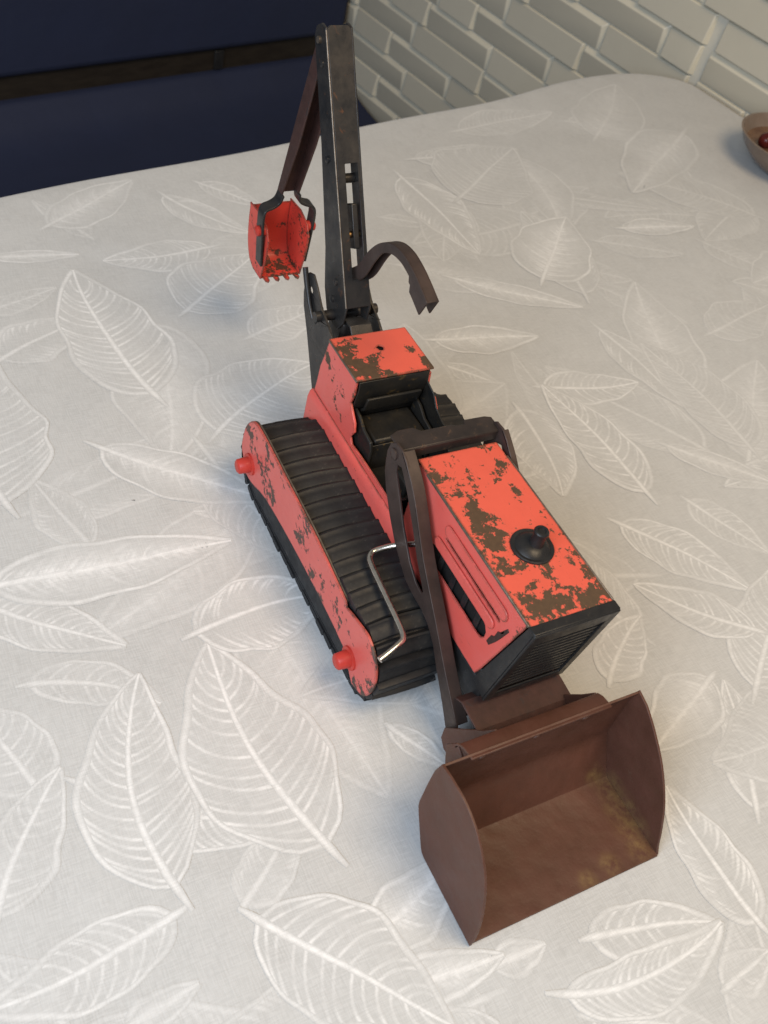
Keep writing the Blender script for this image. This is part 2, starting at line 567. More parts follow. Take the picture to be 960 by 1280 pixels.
def wbox(name, s0, s1, n0, n1, z0, z1, mat, parent=None, bevel=0.05, segs=2, subdiv=0):
    bm = bmesh.new()
    v = [bm.verts.new(V(*W(s, n, z))) for s in (s0, s1) for n in (n0, n1) for z in (z0, z1)]
    for f in ((0, 1, 3, 2), (4, 6, 7, 5), (0, 4, 5, 1), (2, 3, 7, 6), (0, 2, 6, 4), (1, 5, 7, 3)):
        bm.faces.new([v[i] for i in f])
    return finish(name, bm, mat, parent, bevel, segs=segs)


wall = wbox("wall", -78, 45, 0.95, 3.5, -46, 26, M['grout'], bevel=0)
tag(wall, kind="structure")

rng = random.Random(4)
ROW_TOP, PITCH = 3.3, 3.24
known = {   # row: (first joint, [(right end, raised edge)...])  measured from the panel pattern
    1: (-23.0, [(-10.0, 'A'), (-0.2, 'B'), (0.9, '-'), (9.4, 'B'), (21, 'A')]),
    0: (-17.5, [(-5.0, 'A'), (-0.4, 'B'), (0.5, '-'), (12.6, 'A'), (19, 'B')]),
    -1: (-24.4, [(-12.6, 'A'), (-0.6, 'B'), (0.4, '-'), (7, 'B'), (19, 'A')]),
    -2: (-27.0, [(-14.7, 'B'), (-2, 'A'), (10, 'B')]),
    -3: (-38.4, [(-31.8, 'B'), (-18.4, 'A'), (-6, 'B')]),
    -4: (-47.0, [(-39.9, 'B'), (-27.8, 'A'), (-15.4, 'B'), (-3, 'A')]),
    -5: (-53.6, [(-41.6, 'A'), (-28.1, 'B'), (-16.5, 'A'), (-4, 'B')]),
    -6: (-53.5, [(-45.8, 'B'), (-33.4, 'A'), (-21, 'B'), (-9, 'A')]),
    -7: (-54.0, [(-41.5, 'A'), (-29, 'B'), (-17, 'A')]),
    -8: (-59.0, [(-46.6, 'B'), (-34.4, 'A'), (-22, 'B')]),
}


def tile(s0, s1, z0, z1, kind):
    bm = bmesh.new()
    j = 0.05
    b = [(s0 + j, z0 + j), (s1 - j, z0 + j), (s1 - j, z1 - j), (s0 + j, z1 - j)]
    if kind == 'A':      # upper edge stands proud, face looks slightly down
        f = [(s0 + 0.12, z0 + 0.10, 0.74), (s1 - 0.56, z0 + 0.10, 0.72), (s1 - 0.56, z1 - 0.62, 0.46), (s0 + 0.30, z1 - 0.62, 0.46)]
    else:                # lower edge stands proud, face looks slightly up
        f = [(s0 + 0.26, z0 + 0.18, 0.30), (s1 - 0.40, z0 + 0.18, 0.30), (s1 - 0.30, z1 - 0.16, 0.62), (s0 + 0.15, z1 - 0.16, 0.62)]
    lo = [bm.verts.new(V(*W(s, 0.94, z))) for s, z in b]
    hi = [bm.verts.new(V(*W(s, n, z))) for s, z, n in f]
    bm.faces.new(hi)
    for i in range(4):
        k = (i + 1) % 4
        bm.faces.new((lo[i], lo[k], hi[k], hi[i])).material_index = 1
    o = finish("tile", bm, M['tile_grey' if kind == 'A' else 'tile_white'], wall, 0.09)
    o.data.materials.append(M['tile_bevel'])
    return o


for row in range(-12, 7):
    zt = ROW_TOP + PITCH * row
    zb = zt - PITCH
    if row in known:
        s, lst = known[row]
        first = s
        kind_last = lst[-1][1]
        for e, kd in lst:
            if kd != '-':
                tile(s, e, zb, zt, kd)
            s = e
        kd = 'A' if lst[0][1] == 'B' else 'B'
    else:
        first = s = -30 + rng.uniform(-6, 6)
        kind_last = kd = rng.choice('AB')
    while s < 32:
        kind_last = 'A' if kind_last == 'B' else 'B'
        e = s + rng.uniform(11.2, 13.2)
        tile(s, e, zb, zt, kind_last)
        s = e
    s = first
    while s > -66:
        e = s - rng.uniform(11.2, 13.2)
        tile(e, s, zb, zt, kd)
        kd = 'A' if kd == 'B' else 'B'
        s = e

# bench behind the table
bench = tag(empty("upholstered_bench", W(-40, -50, -46)), "dark navy upholstered bench with brown wood rail behind the table", "bench")


def to_parent(o, p):
    o.parent = p
    o.matrix_parent_inverse = Matrix.Translation(-p.location)
    return o


to_parent(wbox("backrest", -64, -54.2, -125, -0.2, -20.3, 18, M['navy'], None, 0.9, 4), bench)
prof = [(-62, -38), (-62, -23.3)] + smooth_path([(-55.2, -23.3), (-54.5, -23.5), (-53.6, -24.3), (-51.5, -26.0), (-48.0, -27.3), (-43.0, -28.2), (-36.0, -28.65), (-28.0, -28.7), (-19.0, -28.75), (-17.2, -29.2), (-16.3, -30.4), (-16.0, -32)], 5) + [(-16.0, -38)]
bm = bmesh.new()
bm_plate(bm, prof, [], lambda a, b: W(a, -125, b), (-UY, UX, 0), 124.6)
to_parent(finish("seat", bm, M['navy'], None, 0, angle=50), bench)
to_parent(wbox("plinth", -60, -18, -124, -0.5, -46, -38.0, M['wood'], None, 0.1), bench)
to_parent(wbox("rail", -56.6, -55.3, -124, -0.4, -26.0, -18.0, M['wood'], None, 0.15), bench)
to_parent(wbox("rail_bracket", -55.3, -54.9, -20.9, -19.5, -23.2, -20.6, M['black'], None, 0.15), bench)

# table and cloth
table = tag(empty("dining_table", W(40, -55, -2.6)), "table pushed into the corner under the leaf patterned cloth", "table")
to_parent(wbox("tabletop", 2.2, 95, -112, -0.9, -2.6, -0.15, M['tablewood'], None, 0.3), table)
for s_, n_ in ((4, -8), (88, -8), (4, -104), (88, -104)):
    to_parent(wbox("leg", s_ - 2, s_ + 2, n_ - 2, n_ + 2, -46, -2.6, M['tablewood'], None, 0.2), table)


def cloth_edge(n):
    e = -3.2 - 1.0 * math.exp(-((n + 15) / 9.0) ** 2) + 0.18 * math.sin(n * 0.21)
    if n > -9.0:
        q = min(1.0, (n + 9.0) / 8.6)
        e += 4.6 * (1 - math.sqrt(max(0.0, 1 - q * q)))
    return e


bm = bmesh.new()
ncols = [-113 + 1.3 * i for i in range(80)]
ncols = [n for n in ncols if n < -9.5] + [-9.2 + 0.42 * i for i in range(22)]
grid = []
for n in ncols:
    e = cloth_edge(n)
    path = [(96, 0), (70, 0), (45, 0), (25, 0), (12, 0), (6, 0), (e + 3.0, 0), (e + 1.2, 0)]
    for a in range(0, 91, 15):
        r = math.radians(a)
        path.append((e + 0.6 - 0.6 * math.sin(r), -0.6 + 0.6 * math.cos(r)))
    for h in (2.0, 5.0, 9.0, 14.0, 19.0):
        w_ = (0.10 + 0.035 * h) * math.sin(n * 0.33 + 0.8 * math.sin(n * 0.11)) + 0.02 * h
        path.append((e - w_ * 0.9, -0.6 - h))
    grid.append([bm.verts.new(V(*W(s, n, z))) for s, z in path])
for g0, g1 in zip(grid, grid[1:]):
    for i in range(len(g0) - 1):
        bm.faces.new((g0[i], g0[i + 1], g1[i + 1], g1[i]))
cloth = finish("tablecloth", bm, M['cloth'], None, 0, angle=180)
md = cloth.modifiers.new("thickness", 'SOLIDIFY')
md.thickness = 0.05 * K
md.offset = -1
tag(cloth, "pale grey tablecloth with white feathery leaf pattern", "tablecloth")
# make sure the printed side looks up
if cloth.data.polygons[0].normal.z < 0:
    cloth.data.flip_normals()

LEAVES = [
    (-14.0, -7.7, -27.6, -9.3, 0.3, 0.05, 0, 0.9), (-8.0, -17.5, -20.2, -16.0, 0.36, 0.12, 0, 0.7), (-12.5, -13.0, -5.5, -4.5, 0.2, -0.02, 1, 0.9),
    (-28.6, 1.0, -28.2, -7.2, 0.22, 0.04, 0, 0.7), (-21.7, -4.4, -27.1, 3.0, 0.34, 0.0, 0, 0.7), (-18.7, -1.2, -20.8, 5.2, 0.26, 0.0, 0, 0.5),
    (-10.7, -6.4, -15.5, 2.3, 0.4, 0.05, 0, 0.7), (-32.2, -10.2, -37.2, -2.4, 0.25, 0.0, 1, 0.6), (-29.9, -14.3, -29.2, -8.5, 0.14, 0.0, 1, 0.7),
    (-35.7, -1.1, -29.6, 3.8, 0.22, -0.06, 2, 0.6), (-36.6, 1.9, -32.6, 5.9, 0.2, 0.0, 0, 0.6), (-19.8, -16.1, -22.7, -9.9, 0.3, 0.03, 2, 0.6),
    (-24.3, -16.0, -26.0, -10.8, 0.2, 0.0, 0, 0.4), (-30.5, -7.0, -35.7, -9.8, 0.2, 0.0, 0, 0.4), (-37.1, 20.1, -37.5, 31.5, 0.17, 0.0, 0, 0.6),
    (-30.7, 21.3, -37.7, 31.2, 0.4, 0.0, 0, 0.5), (-35.9, 18.5, -24.1, 19.8, 0.24, 0.02, 2, 0.75), (-30.0, 14.0, -28.1, 18.2, 0.2, 0.0, 0, 0.4),
    (-26.9, 23.7, -30.9, 34.8, 0.28, 0.0, 0, 0.35), (-19.6, 22.5, -27.3, 30.0, 0.34, 0.0, 1, 0.9), (-22.4, 15.3, -16.7, 24.4, 0.13, -0.02, 1, 0.8),
    (-16.0, 10.5, -14.6, 19.0, 0.22, 0.0, 1, 0.9), (-13.8, 10.3, -10.6, 13.7, 0.2, 0.0, 0, 0.7), (-15.1, 24.0, -5.2, 25.5, 0.18, 0.02, 2, 0.5),
    (-10.1, 15.6, -8.5, 23.5, 0.22, -0.05, 0, 0.8), (1.4, 17.6, -10.0, 16.4, 0.2, -0.03, 0, 0.9), (-9.1, 13.4, -1.0, 12.1, 0.3, 0.06, 2, 0.7),
    (-3.3, 21.0, 2.4, 27.1, 0.16, 0.0, 1, 0.6), (-25.2, 33.5, -24.2, 41.3, 0.16, 0.0, 1, 0.8), (-24.2, 30.1, -20.9, 37.5, 0.2, 0.0, 0, 0.35),
    (-30.9, 29.2, -26.9, 39.7, 0.12, 0.0, 2, 0.4), (-19.4, 26.5, -13.2, 31.7, 0.2, 0.0, 0, 0.3), (-22.6, 40.1, -16.6, 44.5, 0.26, 0.0, 0, 0.35),
    (0.8, 25.7, -8.3, 34.5, 0.3, 0.0, 1, 0.5), (-2.9, 7.3, -3.1, 14.2, 0.2, 0.0, 0, 0.5), (-40.8, 26.4, -43.1, 39.0, 0.18, 0.0, 0, 0.45),
    (-41.6, 39.0, -38.8, 46.4, 0.25, 0.0, 0, 0.4), (-38.9, 52.4, -29.7, 38.7, 0.25, 0.0, 1, 0.5), (-42.1, 20.1, -42.7, 27.5, 0.2, 0.0, 0, 0.5),
    (-30.0, 46.2, -35.5, 44.0, 0.3, 0.0, 0, 0.4), (-11.6, 32.1, -13.7, 40.6, 0.28, 0.0, 0, 0.4), (-21.8, 25.7, -18.8, 30.6, 0.3, 0.0, 0, 0.35),
    (-23.0, 19.2, -28.0, 20.0, 0.3, 0.0, 0, 0.3), (-26.9, 49.5, -22.3, 40.9, 0.3, 0.0, 2, 0.4), (-4.2, -21.0, -3.5, -7.9, 0.17, 0.0, 1, 1.0),
    (-4.5, -21.5, 1.0, -14.9, 0.2, -0.03, 0, 0.8), (1.6, -12.4, 1.3, -4.0, 0.34, 0.06, 2, 0.9), (14.6, -9.7, 2.1, -11.3, 0.3, 0.07, 0, 1.0),
    (13.9, -16.3, 2.7, -14.8, 0.26, 0.12, 0, 0.9), (12.0, -23.5, 6.1, -19.3, 0.26, 0.05, 0, 0.7), (6.6, -19.3, 12.1, -11.0, 0.2, -0.05, 0, 0.8),
    (14.7, -14.6, 12.0, -11.0, 0.3, 0.0, 2, 0.5), (13.6, -16.3, 14.6, -24.4, 0.2, 0.04, 0, 0.8), (14.5, -14.6, 21.9, -8.6, 0.28, 0.0, 0, 1.0),
    (17.9, -11.1, 15.7, -5.1, 0.26, -0.05, 1, 0.9), (19.8, -10.7, 20.4, -5.3, 0.2, 0.0, 1, 0.9), (17.1, -20.2, 16.6, -17.0, 0.22, 0.0, 1, 0.5),
    (7.3, -20.2, 1.8, -22.1, 0.35, 0.0, 0, 0.6), (16.4, -21.7, 12.7, -23.9, 0.3, 0.0, 0, 0.4), (1.3, 13.7, 8.6, 19.1, 0.24, 0.03, 0, 0.8),
    (11.5, 18.0, 6.0, 12.3, 0.24, 0.04, 0, 0.8), (12.4, 13.2, 15.0, 6.9, 0.3, 0.0, 1, 0.7), (20.1, 9.5, 13.0, 13.3, 0.24, -0.03, 2, 0.8),
    (24.5, 6.4, 16.8, 6.3, 0.24, 0.04, 2, 0.95), (21.2, -2.0, 22.9, 4.3, 0.26, 0.03, 0, 0.9), (22.4, -4.5, 23.0, 4.6, 0.18, -0.1, 0, 0.9),
    (23.6, -3.7, 26.6, 1.6, 0.3, 0.0, 0, 0.7), (20.6, -6.2, 20.7, -3.4, 0.3, 0.0, 1, 0.7), (14.7, 13.8, 7.6, 23.0, 0.22, 0.0, 0, 0.7),
    (11.2, 6.8, 8.0, 11.3, 0.3, 0.05, 0, 0.7), (1.2, 19.6, 6.7, 22.2, 0.25, 0.0, 0, 0.6), (9.0, -5.1, 12.1, -3.3, 0.2, 0.0, 0, 0.8),
    (23.0, -6.5, 21.2, -10.6, 0.2, 0.0, 0, 0.6), (25.0, 5.2, 28.0, 4.8, 0.3, 0.0, 0, 0.6), (25.4, 2.6, 24.9, 5.8, 0.3, 0.0, 2, 0.6),
    (-4.1, 15.8, -13.5, 16.2, 0.2, 0.0, 2, 0.3), (-33.3, 6.9, -39.2, 3.5, 0.2, 0.0, 0, 0.4), (1.6, -20.1, 4.5, -14.4, 0.2, 0.1, 0, 0.6),
    (-4.8, -14.6, -10.4, -16.3, 0.25, 0.0, 2, 0.4),
]


LEAF_LAYERS = []
STEP = 0.0024


def leaf_motif(idx, bx, by, tx, ty, w, bend, style, stren):
    """one printed leaf: body, veins, outline and midrib as thin raised print on the cloth"""
    rg = random.Random(100 + idx)
    cx, cy, cr = (bx + tx) / 2, (by + ty) / 2, math.hypot(tx - bx, ty - by) * 0.56 + 0.3
    used = {l for (x, y, r, l) in LEAF_LAYERS if math.hypot(x - cx, y - cy) < r + cr}
    lay = 1
    while lay in used:
        lay += 1
    LEAF_LAYERS.append((cx, cy, cr, lay))
    z0 = 0.002 + lay * STEP
    verts, faces, ink = [], [], []
    B, T = Vector((bx, by)), Vector((tx, ty))
    ax = T - B
    ln = ax.length
    ax.normalize()
    pn = Vector((-ax.y, ax.x))
    asy = rg.uniform(0.72, 1.1)
    t0 = 0.10
    fm, fo = {0: (0.17, 0.07), 1: (0.62, 0.05), 2: (0.06, 0.22)}[style]

    def mid(t):
        return B + ax * (ln * t) + pn * (bend * ln * 4 * t * (1 - t) + 0.004 * ln * math.sin(9 * t + idx))

    def hw(t, sd):
        q = min(1.0, max(0.0, (t - t0) / (1 - t0)))
        return 0.84 * w * ln * (math.sin(math.pi * q ** 0.72) ** 0.85) * (1 + 0.05 * math.sin(11 * q + idx) + 0.035 * math.sin(23 * q + 2.3 * idx)) * (asy if sd > 0 else 1.0)

    def nrm(t):
        d = (mid(min(1, t + 0.01)) - mid(max(0, t - 0.01))).normalized()
        return Vector((-d.y, d.x))

    def body(t, f, sd):
        """how white the leaf's body is at t along it, f across it"""
        v = fm + (fo - fm) * f if f > 0.45 else fm + (fo - fm) * f * 1.25
        return max(0.0, v) * (1.0 if sd > 0 else 0.75) * stren * min(1.0, max(0.0, 4 * (t - t0) + 0.1), 6 * (1 - t) + 0.1)

    def ribbon(pts, wid, al, el, er, dz):
        base = len(verts)
        n = len(pts)
        for i, p in enumerate(pts):
            d = (pts[min(n - 1, i + 1)] - pts[max(0, i - 1)])
            if d.length < 1e-6:
                d = Vector((1, 0))
            d.normalize()
            q = Vector((-d.y, d.x))
            for k, a in ((-1.4, er[i]), (-0.3, al[i]), (0.3, al[i]), (1.4, el[i])):
                c = p + q * (wid[i] * k)
                verts.append((c.x * K, c.y * K, (z0 + dz) * K))
                ink.append(a)
        for i in range(n - 1):
            for k in range(3):
                a = base + i * 4 + k
                faces.append((a, a + 4, a + 5, a + 1))

    NT = 26
    ts = [t0 + (1 - t0) * i / NT for i in range(NT + 1)]
    lw = min(1.3, max(0.85, ln / 13.0)) * 1.02
    fr = (0.0, 0.25, 0.5, 0.75, 1.0)
    for sd in (1, -1):
        base = len(verts)
        for t in ts:
            for f in fr:
                c = mid(t) + nrm(t) * sd * hw(t, sd) * f
                verts.append((c.x * K, c.y * K, z0 * K))
                ink.append(body(t, f, sd))
        m_ = len(fr)
        for i in range(NT):
            for k in range(m_ - 1):
                a = base + i * m_ + k
                faces.append((a, a + 1, a + m_ + 1, a + m_) if sd < 0 else (a, a + m_, a + m_ + 1, a + 1))
    nv = max(9, int(ln * (1.7 if style == 0 else (3.0 if style == 1 else 2.3)) * rg.uniform(0.75, 1.2)))
    nv = min(nv, 50)
    for sd in (1, -1):
        dense = rg.uniform(0.8, 1.0)
        for k in range(nv):
            t = t0 + 0.03 + (0.90 - t0) * (k + rg.uniform(-0.2, 0.2)) / nv
            te = t + rg.uniform(0.09, 0.13) * (1.2 - 0.5 * t) + w * 0.12
            if te > 0.985:
                continue
            p0 = mid(t)
            p1 = mid(te) + nrm(te) * sd * hw(te, sd) * 0.97
            ctl = mid(t + (te - t) * 0.25) + nrm(t) * sd * hw((t + te) / 2, sd) * 0.62
            r0, r1 = 0.04, 1.0
            if style == 1:
                r1 = rg.uniform(0.35, 0.75) if rg.random() < 0.85 else 1.0
            if style == 2 and rg.random() < 0.85:
                r0 = rg.uniform(0.3, 0.6)
            pts, al, wd, ed = [], [], [], []
            st = min(1.0, stren * rg.choice((0.4, 0.7, 0.85, 1.0, 1.05)) * dense)
            for i in range(7):
                q = r0 + (r1 - r0) * i / 6
                pts.append(p0 * (1 - q) ** 2 + ctl * 2 * q * (1 - q) + p1 * q * q)
                bd_ = body(t + (te - t) * q, q, sd)
                ed.append(bd_)
                if style == 1:
                    a = st * (1 - i / 6) ** 0.7
                    wd.append(0.15 * lw * (1 - 0.6 * i / 6))
                elif style == 2:
                    a = st * min(1.0, 0.1 + i / 4)
                    wd.append(0.05 * lw + 0.075 * lw * i / 6)
                else:
                    a = st * (0.70 + 0.30 * math.cos(i))
                    wd.append(0.082 * lw)
                al.append(max(a, bd_))
            ribbon(pts, wd, al, ed, ed, 0.0004 + 0.0003 * (k % 3))
    for sd in (1, -1):
        el = [body(t, 1.0, sd) for t in ts]
        ze = [0.0] * len(ts)
        ribbon([mid(t) + nrm(t) * sd * hw(t, sd) for t in ts], [0.115 * lw + 0.03 * math.sin(7 * t + idx) for t in ts],
               [0.85 * stren * min(1.0, 0.74 + 0.30 * math.sin(7 * t + 2 * sd + idx)) for t in ts],
               ze if sd > 0 else el, el if sd > 0 else ze, 0.0014 - (0.0002 if sd < 0 else 0))
    tm = [i / 24 for i in range(25)]
    ee = [body(t, 0.0, 1) if t > t0 else 0.0 for t in tm]
    ribbon([mid(t) for t in tm], [(0.175 - 0.105 * t) * lw * min(1.0, 0.45 + 6 * t) for t in tm],
           [max(e, stren * min(1.0, 0.35 + 6 * t)) for t, e in zip(tm, ee)], ee, ee, 0.0018)
    me = bpy.data.meshes.new("leaf_motif")
    me.from_pydata(verts, [], faces)
    at = me.attributes.new("ink", 'FLOAT', 'POINT')
    at.data.foreach_set("value", [min(1.0, a) for a in ink])
    me.update()
    return link_mesh("leaf_motif", me, M['cloth'], cloth, 0, False)


todo = []
ru = random.Random(31)
for k in range(60):     # faint leaves of the pattern's lower layer
    s_, n_, a_, l_ = ru.uniform(4, 70), ru.uniform(-88, -4), ru.uniform(0, 6.28), ru.uniform(8, 14)
    x_, y_, _z = W(s_, n_, 0)
    todo.append((400 + k, x_, y_, x_ + l_ * math.cos(a_), y_ + l_ * math.sin(a_), ru.uniform(0.2, 0.36), ru.uniform(-0.08, 0.08), ru.choice((0, 1, 2)), ru.uniform(0.28, 0.5)))
rl = random.Random(77)
extra = 0
while extra < 46:       # the pattern goes on outside the view
    s_, n_ = rl.uniform(4, 90), rl.uniform(-104, -8)
    x_, y_, _z = W(s_, n_, 0)
    if -46 < x_ < 24 and -27 < y_ < 58 and (y_ < 62 - (x_ + 46) * 0.55):
        continue
    a_, l_ = rl.uniform(0, 6.28), rl.uniform(9, 15)
    todo.append((200 + extra, x_, y_, x_ + l_ * math.cos(a_), y_ + l_ * math.sin(a_), rl.uniform(0.18, 0.32), rl.uniform(-0.06, 0.08), rl.choice((0, 0, 1, 2)), rl.uniform(0.5, 0.9)))
    extra += 1
todo += [(i,) + lf for i, lf in enumerate(LEAVES)]


def on_table(x, y, mar):
    s_, n_ = (x - PX) * UX + (y - PY) * UY, -(x - PX) * UY + (y - PY) * UX
    return cloth_edge(min(n_, -0.5)) + mar < s_ < 93 and -110 < n_ < -mar


for lf in sorted(todo, key=lambda q: q[8]):
    if on_table(lf[1], lf[2], 1.2) and on_table(lf[3], lf[4], 1.2) and on_table((lf[1] + lf[3]) / 2, (lf[2] + lf[4]) / 2, 2.6):
        leaf_motif(*lf)

# bowl against the wall
BC = W(16.3, -5.6, 0)
bowl = tag(empty("bowl", BC), "white glazed bowl with brown filling by the tiled wall", "bowl")
bo = lathe("bowl_shell", [(0, 0.06), (2.2, 0.05), (2.5, 0.25), (3.4, 0.8), (4.6, 1.9), (5.15, 2.9), (5.25, 3.0), (5.05, 3.02), (4.4, 2.1), (3.2, 1.0), (1.8, 0.5), (0, 0.45)], BC, M['ceramic'], None, 64)
to_parent(bo, bowl)
to_parent(lathe("filling", [(0, 2.25), (2.5, 2.2), (4.1, 1.95), (4.35, 2.05), (0, 1.2)], BC, M['sauce'], None, 48), bowl)
berry = lathe("berry", [(0.75 * math.sin(math.pi * i / 12), -0.75 * math.cos(math.pi * i / 12)) for i in range(13)], (-31.7, 54.85, 2.6), M['berry'], None, 24)
tag(berry, "dark red berry lying in the bowl's brown filling", "berry")

# ------------------------------------------------------------------ the toy
toy = tag(empty("toy_crawler_tractor"), "worn red tin toy crawler tractor with front scoop and rear digger arm", "toy")

# --- chassis and hull
chassis = box("chassis", -7.4, 10.6, -2.02, 2.02, 1.2, 4.9, M['black'], toy, 0.1)
side_poly = [(-7.9, 2.0), (-7.85, 4.0), (-7.6, 6.4), (-7.55, 7.4), (-7.15, 9.38), (-4.0, 9.38), (-3.95, 8.5), (-4.12, 7.9), (-3.75, 7.55), (-3.35, 7.2), (-3.2, 6.7),
             (-3.45, 6.2), (-3.2, 5.9), (-2.2, 6.0), (-0.6, 6.05), (0.5, 6.05), (1.2, 6.2), (2.4, 6.4), (2.4, 2.0)]
plate("hull_side", side_poly, [], xz(-2.16), (0, 1, 0), 0.13, M['red_side'], toy)
left_poly = [(-7.9, 2.0), (-7.85, 4.0), (-7.6, 6.4), (-7.15, 9.38), (-4.0, 9.38), (-3.9, 8.7), (-3.1, 8.5), (-2.6, 8.0), (-1.9, 7.75), (-1.3, 7.7), (-1.2, 7.0), (0.5, 6.4), (2.4, 6.4), (2.4, 2.0)]
plate("hull_side", [(a, b - 0.28 if 0 < i < len(left_poly) - 1 and a > -7.2 else b) for i, (a, b) in enumerate(left_poly)], [], xz(2.03), (0, 1, 0), 0.13, M['red_side'], toy)
plate("inner_lining", [(a - 0.0, b - 0.03) for a, b in left_poly[3:-1]] + [(2.3, 4.9), (-7.2, 4.9)], [], xz(1.94), (0, 1, 0), 0.085, M['interior'], toy)
# folded lower flank that stands proud above the tracks
for sg in (-1, 1):
    bm = bmesh.new()
    prof = [(2.17, 5.75), (2.34, 5.55), (2.42, 5.2), (2.42, 2.1), (2.17, 2.1)]
    rings = []
    for x in (-7.82, -6.0, -3.0, 0.0, 2.9):
        rings.append([bm.verts.new(V(x, sg * a, b)) for a, b in prof])
    for r0, r1 in zip(rings, rings[1:]):
        for i in range(len(prof)):
            j = (i + 1) % len(prof)
            bm.faces.new((r0[i], r0[j], r1[j], r1[i]))
    bm.faces.new(rings[0])
    bm.faces.new(rings[-1])
    finish("flank", bm, M['red_side'], toy, 0.05)
# rear box: back panel, roof, dark front
sheet("back_panel", [(-7.85, 2.2), (-7.8, 4.0), (-7.5, 7.4), (-7.12, 9.36)], -2.02, 2.02, 0.12, M['red_side'], toy)
roof_hole = [(-5.97 + 0.20 * math.cos(a * math.pi / 5), 0.12 + (0.16 + 0.07 * (a % 2)) * math.sin(a * math.pi / 5)) for a in range(10)]
roof = plate("cab_roof", [(-7.18, -2.17), (-3.92, -2.17), (-3.92, 2.17), (-7.18, 2.17)], [roof_hole], lambda a, b: (a, b, 9.385), (0, 0, 1), 0.10, M['red_roof'], toy, 0.05)
box("bare_edge", -7.15, -3.94, -2.215, -2.165, 9.34, 9.46, M['bare_edge'], roof, 0.02)
box("roof_underside", -7.0, -4.1, -2.0, 2.0, 8.9, 9.3, M['hole'], roof, 0.0)
sheet("dash_panel", [(-3.99, 9.33), (-3.93, 8.9), (-4.05, 7.9), (-4.5, 6.9), (-4.6, 5.0)], -2.02, 1.93, 0.1, M['interior'], toy)
# seat well
seat = empty("driver_seat", (0, 0, 0), toy)
box("seat_cushion", -4.3, -2.3, -1.45, 1.55, 6.3, 6.75, M['interior'], seat, 0.15)
bm = bmesh.new()
bm_sheet(bm, [(-4.25, 6.7), (-4.05, 7.2), (-3.75, 7.55), (-3.6, 8.35)], -1.5, 1.6, 0.16)
finish("seat_back", bm, M['interior'], seat, 0.05)
for yy in (-1.85, 1.62):
    plate("armrest", [(-4.2, 6.3), (-4.1, 7.5), (-3.5, 7.4), (-2.9, 7.05), (-2.1, 6.95), (-1.9, 6.5), (-1.9, 5.2), (-4.2, 5.2)], [], xz(yy), (0, 1, 0), 0.18, M['interior'], seat, 0.05)
sheet("seat_apron", [(-2.32, 6.5), (-2.1, 6.0), (-2.15, 5.0)], -1.6, 1.6, 0.1, M['interior'], seat)
box("well_floor", -4.5, 2.2, -2.0, 1.93, 4.85, 5.05, M['interior'], toy, 0.03)
sheet("pedal_panel", [(2.05, 9.7), (1.9, 7.2), (0.9, 6.0), (0.3, 5.05)], -2.0, 1.93, 0.1, M['interior'], toy)
box("lever_block", -0.5, 0.6, -1.1, 0.4, 5.05, 6.5, M['interior'], toy, 0.12)
tube("lever", [(0.1, -0.5, 6.4), (-0.3, -0.6, 7.3), (-0.5, -0.6, 7.9)], [0.10, 0.09, 0.14], M['interior'], toy)

# --- hood
hood = empty("hood", (0, 0, 0), toy)
cap_c = (8.15, 0.25)
plate("hood_top", [(2.05, -2.12), (11.82, -2.12), (11.82, 2.12), (2.05, 2.12)], [], lambda a, b: (a, b, 9.92), (0, 0, 1), 0.10, M['red_top'], hood, 0.06)


def rounded_slot(x0, x1, z0, z1, slope=0.0, n=5):
    r = (z1 - z0) / 2
    zc = (z0 + z1) / 2
    pts = []
    for k in range(n + 1):
        a = -math.pi / 2 + math.pi * k / n
        pts.append((x1 - r + r * math.cos(a), zc + r * math.sin(a) + slope * x1))
    for k in range(n + 1):
        a = math.pi / 2 + math.pi * k / n
        pts.append((x0 + r + r * math.cos(a), zc + r * math.sin(a) + slope * x0))
    return pts


hood_out = [(2.3, 4.4), (10.15, 4.4), (10.35, 5.0), (11.62, 9.93), (2.3, 9.93)]
s1 = rounded_slot(4.6, 9.8, 6.3, 7.38)
s2 = rounded_slot(5.5, 10.2, 8.28, 8.46)
for sg in (-1, 1):
    plate("hood_side", hood_out, [s1, s2], xz(-2.12 if sg < 0 else 2.0), (0, 1, 0), 0.12, M['red_side'], hood)
# pressed ribs beside the slots (right side is the one in view)
for y0, y1 in ((-2.24, -2.12), (2.12, 2.24)):
    plate("pressed_rib", rounded_slot(4.9, 10.1, 7.5, 8.12), [], xz(y0), (0, 1, 0), 0.12, M['red_side'], hood, 0.10)
    plate("pressed_rib", rounded_slot(5.3, 10.6, 8.62, 9.3), [], xz(y0 + 0.03), (0, 1, 0), 0.08, M['red_side'], hood, 0.07)
    plate("worn_badge", [(10.0, 6.75), (10.22, 6.7), (10.5, 7.3), (10.68, 7.8), (10.92, 8.55), (10.78, 8.62), (10.5, 8.0), (10.36, 7.9), (10.3, 7.45), (10.12, 7.3)], [], xz(y0 + 0.08 if y0 < 0 else y0 + 0.0), (0, 1, 0), 0.05, M['brownred'], hood, 0.03)
for sg in (-1, 1):
    box("bare_edge", 3.0, 11.7, sg * 2.15 - 0.04, sg * 2.15 + 0.04, 9.90, 10.035, M['bare_edge'], hood, 0.03)
box("engine_block", 2.6, 10.1, -1.85, 1.85, 4.5, 9.6, M['hole'], hood, 0.1)
for x in (5.4, 6.5, 7.6, 8.7):
    box("engine_fin", x, x + 0.35, -1.97, -1.85, 6.0, 8.6, M['black'], hood, 0.03)
